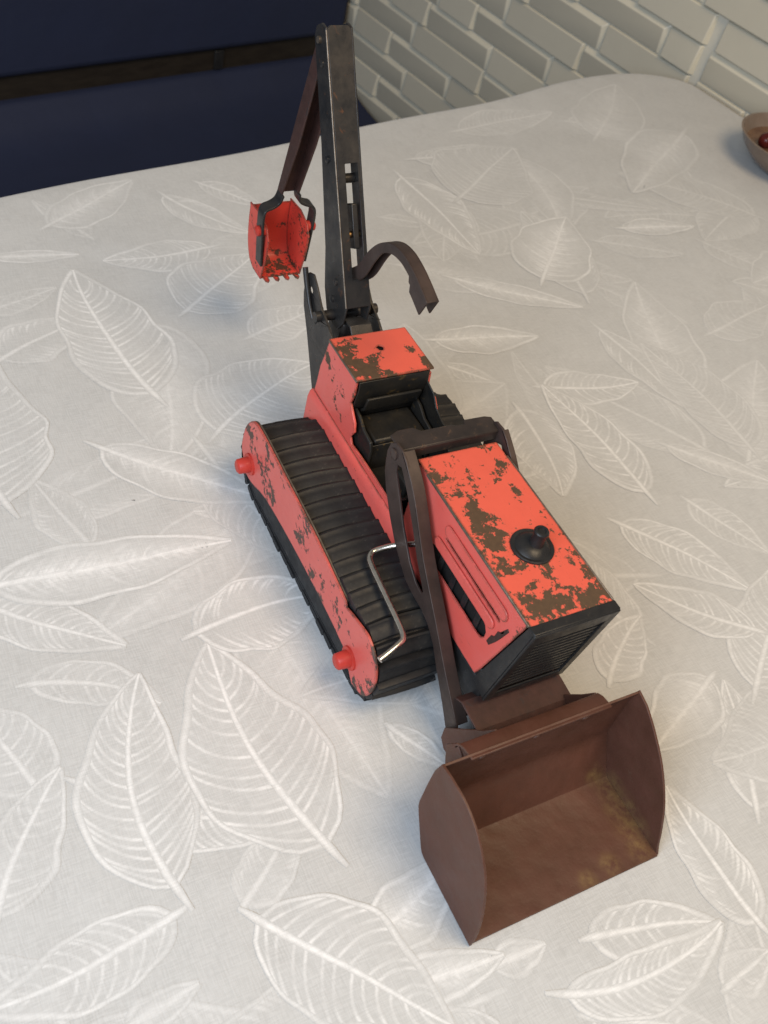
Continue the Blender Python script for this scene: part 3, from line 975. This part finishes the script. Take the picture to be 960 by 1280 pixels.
cap = lathe("filler_cap", [(0.98, 10.02), (0.98, 10.10), (0.93, 10.14), (0.80, 10.12), (0.76, 10.16), (0.58, 10.30), (0.34, 10.38), (0, 10.38)], (cap_c[0], cap_c[1], 0), M['black'], hood, 40)
lathe("cap_stub", [(0.36, 10.3), (0.30, 10.45), (0.28, 10.95), (0.33, 11.0), (0.34, 11.12), (0.30, 11.18), (0.2, 11.18), (0.17, 11.1), (0, 11.1)], (cap_c[0] + 0.08, cap_c[1] + 0.05, 0), M['black'], cap, 28)

# --- radiator grille (leans back towards its foot)
grille = empty("grille", (0, 0, 0), toy)
ga = Vector((11.2 - 12.12, 3.9 - 9.98))
gl = ga.length
ga.normalize()
gn = Vector((-ga.y, ga.x))          # forward normal


def gp(a, y, d=0.0):
    q = Vector((12.12, 9.98)) + ga * a + gn * d
    return (q.x, y, q.y)


gnv = (gn.x, 0, gn.y)
bm = bmesh.new()
prof = [(11.74, 10.0), (12.12, 9.98), (11.2, 3.9), (10.25, 4.2)]
bm.free()
for yy in (-2.17, 1.87):
    plate("grille_cheek", prof, [], xz(yy), (0, 1, 0), 0.3, M['black'], grille, 0.04)
box("grille_backing", 10.4, 11.0, -1.86, 1.86, 4.4, 9.85, M['hole'], grille, 0.0)
plate("grille_frame", [(0, -2.2), (gl, -2.2), (gl, 2.2), (0, 2.2)], [[(0.75, -1.75), (gl - 0.55, -1.75), (gl - 0.55, 1.75), (0.75, 1.75)]],
      lambda a, b: gp(a, b), gnv, 0.14, M['black'], grille, 0.05)
box("grille_cap", 11.72, 12.2, -2.19, 2.19, 9.86, 10.045, M['black'], grille, 0.05)
for i in range(13):
    a0 = 0.92 + i * 0.355
    bm = bmesh.new()
    vs_ = [bm.verts.new(V(*gp(a, y, d))) for a in (a0, a0 + 0.17) for y in (-1.76, 1.76) for d in (-0.12, 0.06)]
    for f in ((0, 1, 3, 2), (4, 6, 7, 5), (0, 4, 5, 1), (2, 3, 7, 6), (0, 2, 6, 4), (1, 5, 7, 3)):
        bm.faces.new([vs_[k] for k in f])
    finish("grille_bar", bm, M['black'], grille, 0.02)
bm = bmesh.new()
vs_ = [bm.verts.new(V(*gp(a, y, -0.2))) for a, y in ((0.7, -1.8), (gl - 0.5, -1.8), (gl - 0.5, 1.8), (0.7, 1.8))]
bm.faces.new(vs_)
finish("grille_screen", bm, M['hole'], grille, 0)
box("front_axle_block", 8.0, 10.9, -2.1, 2.1, 2.6, 4.35, M['black'], toy, 0.1)

# --- tracks
TR, TF, TZ, RAD = -5.45, 6.15, 2.42, 2.18      # sprocket centres, height, radius of the belt's inner face
straight = TF - TR
perim = 2 * straight + 2 * math.pi * RAD
NL = 40


def track_pos(d):
    """point and tangent on the belt loop at distance d (x, z)"""
    d %= perim
    if d < straight:
        sag = -0.10 * math.sin(math.pi * d / straight)
        return (TR + d, TZ + RAD + sag), 0.0
    d -= straight
    if d < math.pi * RAD:
        a = d / RAD
        return (TF + RAD * math.sin(a), TZ + RAD * math.cos(a)), -a
    d -= math.pi * RAD
    if d < straight:
        return (TF - d, TZ - RAD), -math.pi
    d -= straight
    a = d / RAD
    return (TR - RAD * math.sin(a), TZ - RAD * math.cos(a)), -math.pi - a


LINK = None


def link_mesh_data(y0, y1):
    bm = bmesh.new()
    h = perim / NL
    prof = [(-h * 0.46, -0.12), (h * 0.42, -0.14), (h * 0.45, 0.02), (h * 0.40, 0.12), (h * 0.28, 0.17), (-h * 0.05, 0.20), (-h * 0.24, 0.23), (-h * 0.33, 0.29), (-h * 0.44, 0.27), (-h * 0.49, 0.10)]
    rings = []
    ny = 5
    for i in range(ny):
        y = y0 + (y1 - y0) * i / (ny - 1)
        bow = 0.06 * (1 - ((i - (ny - 1) / 2) / ((ny - 1) / 2)) ** 2)
        rings.append([bm.verts.new(V(a - bow * 1.6, y, b + bow)) for a, b in prof])
    for r0, r1 in zip(rings, rings[1:]):
        for i in range(len(prof)):
            j = (i + 1) % len(prof)
            bm.faces.new((r0[i], r0[j], r1[j], r1[i]))
    bm.faces.new(rings[0][::-1])
    bm.faces.new(rings[-1])
    bmesh.ops.recalc_face_normals(bm, faces=bm.faces[:])
    me = bpy.data.meshes.new("track_link")
    bm.to_mesh(me)
    bm.free()
    me.materials.append(M['rubber'])
    me.polygons.foreach_set("use_smooth", [True] * len(me.polygons))
    me.set_sharp_from_angle(angle=math.radians(30))
    return me


link_me = link_mesh_data(-1.68, 1.68)
frame_up = smooth_path([(-7.55, 2.9), (-7.35, 4.2), (-6.6, 5.25), (-5.3, 5.42), (-2.7, 5.25), (1.3, 4.95), (4.72, 4.42)], 4) + \
    smooth_path([(4.9, 4.2), (5.9, 4.5), (7.1, 4.7), (8.1, 4.0), (8.45, 2.7), (8.0, 1.3), (6.9, 0.75)], 4) + \
    smooth_path([(5.6, 1.9), (3.5, 2.15), (-0.5, 2.3), (-4.0, 2.1), (-5.8, 1.5), (-6.9, 1.5), (-7.4, 2.1)], 3)
frame_lo = [(a, min(b, 3.9)) for a, b in frame_up]
tl = random.Random(3)
TY = {-1: -4.12, 1: 3.9}
for sg in (-1, 1):
    track = empty("track", (0, 0, 0), toy)
    # belt the links sit on
    bm = bmesh.new()
    rings = []
    for k in range(84):
        (x, z), a = track_pos(perim * k / 84)
        nx, nz = -math.sin(a), math.cos(a)
        y0, y1 = ((TY[sg]) - 1.62, (TY[sg]) + 1.62)
        rings.append([bm.verts.new(V(x - nx * c, y, z - nz * c)) for y, c in ((y0, 0.28), (y1, 0.28), (y1, 0.05), (y0, 0.05))])
    for k in range(84):
        r0, r1 = rings[k], rings[(k + 1) % 84]
        for i in range(4):
            j = (i + 1) % 4
            bm.faces.new((r0[i], r0[j], r1[j], r1[i]))
    finish("belt", bm, M['rubber'], track, 0)
    for k in range(NL):
        (x, z), a = track_pos(perim * (k + 0.35) / NL)
        o = bpy.data.objects.new("track_link", link_me)
        col.objects.link(o)
        o.parent = track
        o.location = V(x, (TY[sg]) + tl.uniform(-0.05, 0.05), z)
        o.rotation_euler = (tl.uniform(-0.012, 0.012), -a + tl.uniform(-0.03, 0.03), tl.uniform(-0.015, 0.015))
    core = [(TF + (RAD - 0.3) * math.sin(math.pi * q / 12), TZ + (RAD - 0.3) * math.cos(math.pi * q / 12)) for q in range(13)] + \
        [(TR - (RAD - 0.3) * math.sin(math.pi * q / 12), TZ - (RAD - 0.3) * math.cos(math.pi * q / 12)) for q in range(13)]
    plate("track_wall", core, [], xz(TY[sg] + sg * 1.56 - 0.06), (0, 1, 0), 0.12, M['rubber'], track, 0.03)
    for cx in (TR, TF):
        bm = bmesh.new()
        bm_tube(bm, [(cx, (TY[sg]) - 1.5, TZ), (cx, (TY[sg]) + 1.5, TZ)], 1.85, 28)
        finish("sprocket", bm, M['black'], track, 0.1, angle=50)
    fr = plate("track_frame", frame_up if sg < 0 else frame_lo, [], xz(-6.0 if sg < 0 else 5.56), (0, 1, 0), 0.14, M['red_frame'], toy, 0.05)
    bm = bmesh.new()
    up_edge = [p for p in (frame_up if sg < 0 else frame_lo)[:25]]
    fin = []
    for a_, b_ in up_edge:
        fin.append([bm.verts.new(V(a_, sg * (yv if sg < 0 else yv - 0.3), b_ + dz)) for yv, dz in ((5.84, -0.01), (5.76, -0.01), (5.76, -0.3), (5.84, -0.3))])
    for r0, r1 in zip(fin, fin[1:]):
        for i in range(4):
            j = (i + 1) % 4
            bm.faces.new((r0[i], r0[j], r1[j], r1[i]))
    bm.faces.new(fin[0])
    bm.faces.new(fin[-1])
    finish("frame_lip", bm, M['bare_edge'], fr, 0)
    for (cx, cz) in ((-6.25, 2.5), (6.25, 2.0)):
        tube("axle_stub", [(cx, sg * 5.95, cz), (cx, sg * 6.1, cz), (cx, sg * 6.12, cz), (cx, sg * 6.68, cz), (cx, sg * 6.76, cz)], [0.62, 0.60, 0.44, 0.40, 0.30], M['red_plastic'], fr, 20)

# bright wire crank over the track
crank = smooth_path([(3.9, -2.1, 6.2), (3.35, -2.9, 5.75), (3.1, -3.75, 5.4), (3.22, -4.12, 5.32), (3.7, -4.3, 5.28), (5.5, -4.45, 5.25), (7.3, -4.6, 5.22), (7.85, -4.75, 5.2), (8.05, -5.05, 5.18), (8.25, -5.6, 5.1), (8.4, -6.15, 4.95)], 5)
tube("wire_crank", crank, 0.15, M['chrome'], toy, 12)

# --- loader arms
arm_out = [(1.0, 9.2), (1.15, 8.6), (1.6, 7.85), (2.4, 6.9), (3.4, 5.95), (4.85, 5.05), (5.6, 4.92), (6.4, 4.9), (7.2, 4.72), (8.0, 4.2), (8.8, 3.3), (10.0, 2.05), (10.9, 1.0), (11.3, 0.72), (11.8, 0.85), (11.95, 1.35),
           (11.3, 2.15), (9.4, 3.75), (7.7, 5.35), (5.6, 7.25), (4.0, 9.1), (3.1, 10.1), (2.5, 10.75), (1.95, 11.1), (1.4, 11.05), (1.02, 10.6), (0.92, 9.9)]
arm_out = [(a, b if b < 9 else 9 + (b - 9) * 0.80) for a, b in arm_out]
arm_win = [(1.95, 9.35), (1.9, 9.75), (2.25, 9.9), (2.75, 9.5), (3.25, 9.05), (4.3, 7.9), (5.2, 6.85), (6.25, 5.85), (6.15, 5.6), (5.6, 5.7), (4.75, 6.2), (3.6, 7.3)]
AY = {-1: -3.0, 1: 2.36}
for sg in (-1, 1):
    yo = -3.05 if sg < 0 else 2.30
    arm = plate("loader_arm", arm_out, [arm_win], xz(yo), (0, 1, 0), 0.12, M['arm'], toy, 0.03)
    fold = smooth_path([(2.0, 10.66), (3.1, 9.96), (4.0, 9.12), (5.6, 7.31), (7.7, 5.41), (9.4, 3.81), (11.3, 2.2)], 4)
    y0, y1 = (-3.05, -2.42) if sg < 0 else (2.30, 2.62)
    sheet("arm_flange", fold, y0, y1, -0.11, M['arm'], arm, 0.03)
    tube("pivot_rivet", [(1.5, AY[sg] - sg * 0.1, 10.05), (1.5, AY[sg] + sg * 0.14, 10.05), (1.5, AY[sg] + sg * 0.2, 10.05)], [0.3, 0.28, 0.12], M['arm'], arm, 16)
    tube("foot_rivet", [(11.35, AY[sg] - sg * 0.1, 1.3), (11.35, AY[sg] + sg * 0.25, 1.3), (11.35, AY[sg] + sg * 0.34, 1.3)], [0.26, 0.26, 0.12], M['brass'], arm, 16)
cb = plate("arm_crossbar", [(0.7, -2.95), (1.75, -2.95), (1.75, 2.42), (0.85, 2.42), (0.72, 2.1), (0.68, 0.95), (0.95, 0.85), (0.92, 0.35), (0.82, 0.2), (0.8, -1.4), (0.5, -1.7), (0.5, -2.5)], [],
           lambda a, b: (a, b, 10.32), (0, 0, 1), 0.12, M['arm_dark'], toy, 0.05)
box("crossbar_skirt", 1.65, 1.77, -2.95, 2.42, 9.85, 10.40, M['arm_dark'], cb, 0.04)
plate("tower", [(0.9, 9.0), (2.2, 9.0), (2.2, 9.8), (1.7, 10.3), (1.2, 10.3), (0.9, 9.9)], [], xz(-2.42), (0, 1, 0), 0.12, M['arm'], cb, 0.03)
bm = bmesh.new()
bm_sheet(bm, [(10.5, 3.2), (10.9, 3.45), (12.3, 3.3), (13.2, 2.6), (13.5, 1.2)], -2.94, 2.29, 0.11)
finish("arm_tie_plate", bm, M['brownred'], toy, 0.03, angle=28)

# --- front scoop
SY0, SY1 = -6.4, 3.6
scoop = empty("front_scoop", (0, 0, 0), toy)
back = smooth_path([(14.2, 5.95), (14.02, 5.2), (14.0, 4.2)], 3) + [(14.0, 2.5), (14.05, 2.2), (14.2, 1.9), (15.15, 0.36), (15.3, 0.18)]
floor = [(15.3, 0.18), (15.52, 0.10), (17.5, 0.09), (19.5, 0.07)]
sheet("scoop_shell", back + floor[1:], SY0, SY1, 0.11, M['scoop'], scoop, 0.02)
heel = [(15.52, 0.09), (15.3, 0.16), (15.13, 0.34), (14.18, 1.88), (14.03, 2.18), (13.98, 2.5), (13.98, 4.2), (14.02, 5.2)]
side = [(14.2, 5.98)] + smooth_path([(14.9, 5.8), (15.8, 5.25), (17.1, 4.2), (18.2, 2.8), (18.85, 1.5), (19.2, 0.6), (19.45, 0.09)], 4) + heel
side_r = [(14.2, 5.98)] + smooth_path([(14.9, 6.1), (16.1, 6.1), (17.3, 5.6), (18.4, 4.5), (19.1, 3.0), (19.5, 1.3), (19.55, 0.09)], 4) + heel
plate("scoop_side", side_r, [], xz(SY0 - 0.11), (0, 1, 0), 0.115, M['scoop'], scoop, 0.02)
plate("scoop_side", side, [], xz(SY1 - 0.005), (0, 1, 0), 0.115, M['scoop'], scoop, 0.02)
bm = bmesh.new()
bm_sheet(bm, [(13.35, 5.2), (13.5, 5.62), (13.8, 5.82), (14.42, 5.94)], -5.2, 2.0, -0.11)
finish("scoop_flange", bm, M['scoop'], scoop, 0.03, angle=28)
lug = [(11.0, 0.9), (10.95, 1.7), (11.5, 2.5), (12.9, 4.6), (13.4, 5.5), (14.1, 5.2), (13.98, 4.5), (14.02, 3.0), (14.16, 1.6), (13.0, 0.7), (11.4, 0.55)]
for yy in (-3.35, -5.2, 1.9):
    plate("scoop_lug", lug if yy > -5 else lug[3:9], [], xz(yy), (0, 1, 0), 0.11, M['scoop'], scoop, 0.03)
for yy in (-4.2, -1.4, 1.2):
    tube("rivet", [(13.95, yy, 4.9), (14.1, yy, 4.85), (14.16, yy, 4.83)], [0.24, 0.22, 0.08], M['scoop'], scoop, 14)

# --- backhoe mount
for yy in (-1.5, 1.38):
    mount = plate("mount_plate", [(-11.75, 9.6), (-11.7, 8.9), (-11.45, 8.2), (-10.6, 7.0), (-9.0, 4.4), (-8.0, 4.2), (-7.75, 5.6), (-7.68, 7.2), (-7.9, 8.6), (-8.6, 9.0), (-9.6, 9.4), (-10.4, 10.1), (-11.0, 10.5), (-11.5, 10.3)],
                  [rounded_slot(-11.2, -10.75, 9.35, 9.75), rounded_slot(-10.1, -9.75, 8.2, 8.75)], xz(yy), (0, 1, 0), 0.12, M['steel'], toy, 0.03)
box("mount_bridge", -9.2, -7.75, -1.38, 1.38, 4.4, 5.0, M['steel'], toy, 0.06)
box("mount_knuckle", -10.3, -8.7, -0.58, 0.58, 6.6, 8.9, M['steel'], toy, 0.2)
bm = bmesh.new()
bm_sheet(bm, [(-8.9, 9.0), (-8.2, 9.1), (-7.75, 8.7), (-7.78, 7.4)], -0.5, 0.75, 0.12)
finish("mount_tongue", bm, M['steel'], toy, 0.04, angle=28)
tube("mount_pin", [(-9.6, -1.8, 8.9), (-9.6, 1.8, 8.9)], 0.28, M['steel'], toy, 16)
tube("mount_latch", [(-11.75, -1.62, 10.45), (-11.3, -1.62, 9.75), (-10.7, -1.62, 8.95), (-10.1, -1.62, 8.4)], [0.15, 0.15, 0.13, 0.11], M['steel'], toy, 10)

# --- boom: folded channel, web looking forward, slot in its lower half
b0, b1 = Vector((-8.5, 10.05)), Vector((-15.32, 21.3))
bd = (b1 - b0)
BL = bd.length
bd.normalize()
bn = Vector((bd.y, -bd.x))         # forward normal of the web


def bp(a, y, d=0.0):
    q = b0 + bd * a + bn * d
    return (q.x, y, q.y)


boom = empty("boom", (0, 0, 0), toy)
slot = [(1.45, -0.20), (7.0, -0.20), (7.0, 0.50), (1.45, 0.50)]
web_out = [(0, -0.66), (BL - 0.15, -0.66), (BL, -0.5), (BL, 0.5), (BL - 0.15, 0.66), (0, 0.66)]
plate("boom_web", web_out, [slot], lambda a, b: bp(a, b, -0.11), (bn.x, 0, bn.y), 0.11, M['steel'], boom, 0.05)
fl_out = [(0.0, 0.0), (BL - 0.1, 0.0), (BL + 0.15, -0.35), (BL + 0.1, -0.95), (BL - 0.3, -1.25), (BL * 0.6, -1.45), (3.0, -1.9), (1.0, -2.35), (-0.2, -2.35), (-0.9, -1.9), (-1.15, -1.2), (-0.8, -0.5)]
fl_in = [(a, max(b, -1.05)) for a, b in fl_out]
for yy in (-0.72, 0.61):
    plate("boom_flange", fl_out if yy < 0 else fl_in, [], lambda a, b, yy=yy: bp(a, yy, b), (0, 1, 0), 0.11, M['steel'], boom, 0.04)
tube("fold_highlight", [bp(0.05, -0.70, -0.02), bp(BL * 0.5, -0.705, -0.02), bp(BL - 0.2, -0.69, -0.02)], 0.045, M['bare_edge'], boom, 8)  # pale strip paints the bright highlight along the boom's worn fold
for a_, d_ in ((0.4, -1.5), (1.3, -0.9), (BL - 1.6, -0.6), (BL * 0.55, -0.8)):
    tube("rivet", [bp(a_, -0.70, d_), bp(a_, -0.80, d_), bp(a_, -0.84, d_)], [0.19, 0.17, 0.07], M['steel'], boom, 12)
tube("boom_tip_pin", [bp(BL - 0.55, -0.86, -0.65), bp(BL - 0.55, 0.86, -0.65)], 0.17, M['bare_edge'], boom, 14)
bm = bmesh.new()
vs_ = [bm.verts.new(V(*bp(a, y, d))) for a in (2.9, 5.1) for y in (0.12, 0.46) for d in (-0.9, -0.25)]
for f in ((0, 1, 3, 2), (4, 6, 7, 5), (0, 4, 5, 1), (2, 3, 7, 6), (0, 2, 6, 4), (1, 5, 7, 3)):
    bm.faces.new([vs_[k] for k in f])
finish("inner_link", bm, M['steel'], boom, 0.06)
tube("cross_pin", [bp(3.6, -0.6, -0.6), bp(3.6, 0.6, -0.6)], 0.17, M['brass'], boom, 12)
tube("cross_pin", [bp(6.3, -0.6, -0.8), bp(6.3, 0.6, -0.8)], 0.24, M['steel'], boom, 12)

# --- hooked control lever through the slot
lv = smooth_path([(-10.6, 10.9), (-9.5, 12.0), (-8.9, 13.2), (-8.1, 14.2), (-7.1, 14.85), (-6.1, 15.05), (-5.2, 14.95), (-4.3, 14.7), (-3.25, 14.3)], 5)
depth = []
for x, z in lv:
    if x < -9.0:
        dd = 0.75
    elif x < -4.9:
        dd = 0.5 + 0.25 * max(0, (-8.0 - x))
    else:
        dd = 1.05 if x > -4.6 else 0.75
    depth.append(min(dd, 1.1))
lever = empty("control_lever", (0, 0, 0), toy)
LY = 0.42
bm = bmesh.new()
bm_sheet(bm, lv, LY - 0.31, LY + 0.31, -0.09)
finish("lever_back", bm, M['arm'], lever, 0.03, angle=30)
for yy in (LY - 0.33, LY + 0.24):
    pts_dn = []
    for i, (x, z) in enumerate(lv):
        a_ = lv[max(0, i - 1)]
        b_ = lv[min(len(lv) - 1, i + 1)]
        t = Vector((b_[0] - a_[0], b_[1] - a_[1])).normalized()
        nn = Vector((t.y, -t.x))
        pts_dn.append((x + nn.x * depth[i], z + nn.y * depth[i]))
    plate("lever_cheek", [(a_, b_) for a_, b_ in lv] + pts_dn[::-1], [], xz(yy), (0, 1, 0), 0.09, M['arm'], lever, 0.02)

# --- dipper arm
d0, d1 = Vector((-15.75, 20.3)), Vector((-17.75, 10.7))
dd_ = d1 - d0
DL = dd_.length
dd_.normalize()
dn = Vector((-dd_.y, dd_.x))
if dn.x < 0:
    dn = -dn


def dp(a, y, d=0.0):
    q = d0 + dd_ * a + dn * d
    return (q.x, y, q.y)


dip = empty("dipper_arm", (0, 0, 0), toy)
plate("dipper_web", [(-0.3, -0.42), (DL, -0.50), (DL, 0.50), (-0.3, 0.42)], [], lambda a, b: dp(a, b, -0.45), (dn.x, 0, dn.y), 0.1, M['brownred'], dip, 0.03)
for sg in (-1, 1):
    yy = -0.55 if sg < 0 else 0.45
    plate("dipper_flange", [(-0.4, -0.45), (DL, -0.45), (DL, 0.1), (DL * 0.6, 0.45), (DL * 0.3, 0.45), (0, 0.3), (-0.4, 0.1)], [], lambda a, b, yy=yy: dp(a, yy, b), (0, 1, 0), 0.10, M['brownred'], dip, 0.03)
    # fork that carries the digger bucket
    fk = smooth_path([(-17.75, sg * 0.5, 10.95), (-17.82, sg * 0.62, 10.45), (-17.78, sg * 1.0, 10.22), (-17.72, sg * 1.42, 10.1), (-17.65, sg * 1.56, 9.7), (-17.6, sg * 1.52, 8.6), (-17.55, sg * 1.38, 6.6)], 4)
    bm = bmesh.new()
    rg_ = []
    for i, p in enumerate(fk):
        a_, b_ = Vector(fk[max(0, i - 1)]), Vector(fk[min(len(fk) - 1, i + 1)])
        t = (b_ - a_).normalized()
        side_ = t.cross(Vector((1, 0, 0))).normalized() * 0.07
        w_ = Vector((0.38, 0, 0))
        c = Vector(p)
        rg_.append([bm.verts.new((c + side_ * i1 + w_ * i2) * K) for i1, i2 in ((-1, -1), (1, -1), (1, 1), (-1, 1))])
    for r0, r1 in zip(rg_, rg_[1:]):
        for i in range(4):
            j = (i + 1) % 4
            bm.faces.new((r0[i], r0[j], r1[j], r1[i]))
    bm.faces.new(rg_[0])
    bm.faces.new(rg_[-1])
    finish("fork", bm, M['steel'], dip, 0.03)

# --- digger bucket
digger = empty("digger_bucket", (0, 0, 0), toy)
dprof = smooth_path([(-19.75, 9.05), (-19.75, 8.0), (-19.55, 6.8), (-19.1, 5.95), (-18.45, 5.6)], 4) + [(-17.35, 5.62)]
sheet("digger_shell", dprof, -1.2, 1.2, 0.09, M['red_bucket'], digger, 0.02)
dside = [(-19.85, 9.15), (-18.4, 9.3), (-17.35, 9.0), (-16.95, 8.4), (-17.0, 7.4), (-17.2, 6.3), (-17.35, 5.60)] + [(a, b) for a, b in dprof[-2::-1]]
dside = dside[:-1] + [(-19.77, 9.0)]
for yy in (-1.29, 1.195):
    plate("digger_side", dside, [], xz(yy), (0, 1, 0), 0.095, M['red_bucket'], digger, 0.02)
for i in range(4):
    yc = -0.95 + i * 0.633
    plate("tooth", [(-17.45, yc - 0.16), (-17.0, yc - 0.14), (-16.86, yc), (-17.0, yc + 0.14), (-17.45, yc + 0.16)], [], lambda a, b: (a, b, 5.62), (0, 0, 1), 0.1, M['red_bucket'], digger, 0.02)
for sg in (-1, 1):
    tube("pivot_knob", [(-17.6, sg * 1.25, 8.75), (-17.6, sg * 1.75, 8.75), (-17.6, sg * 1.85, 8.75)], [0.30, 0.30, 0.16], M['red_plastic'], digger, 16)
plate("stiffener", [(-17.95, 6.4), (-17.55, 6.4), (-17.45, 8.2), (-17.85, 8.2)], [], xz(-1.15), (0, 1, 0), 0.22, M['red_bucket'], digger, 0.05)
tube("bucket_link", [(-18.2, 0.0, 10.9), (-19.2, 0.0, 9.9), (-19.7, 0.0, 9.0)], 0.045, M['chrome'], digger, 8)
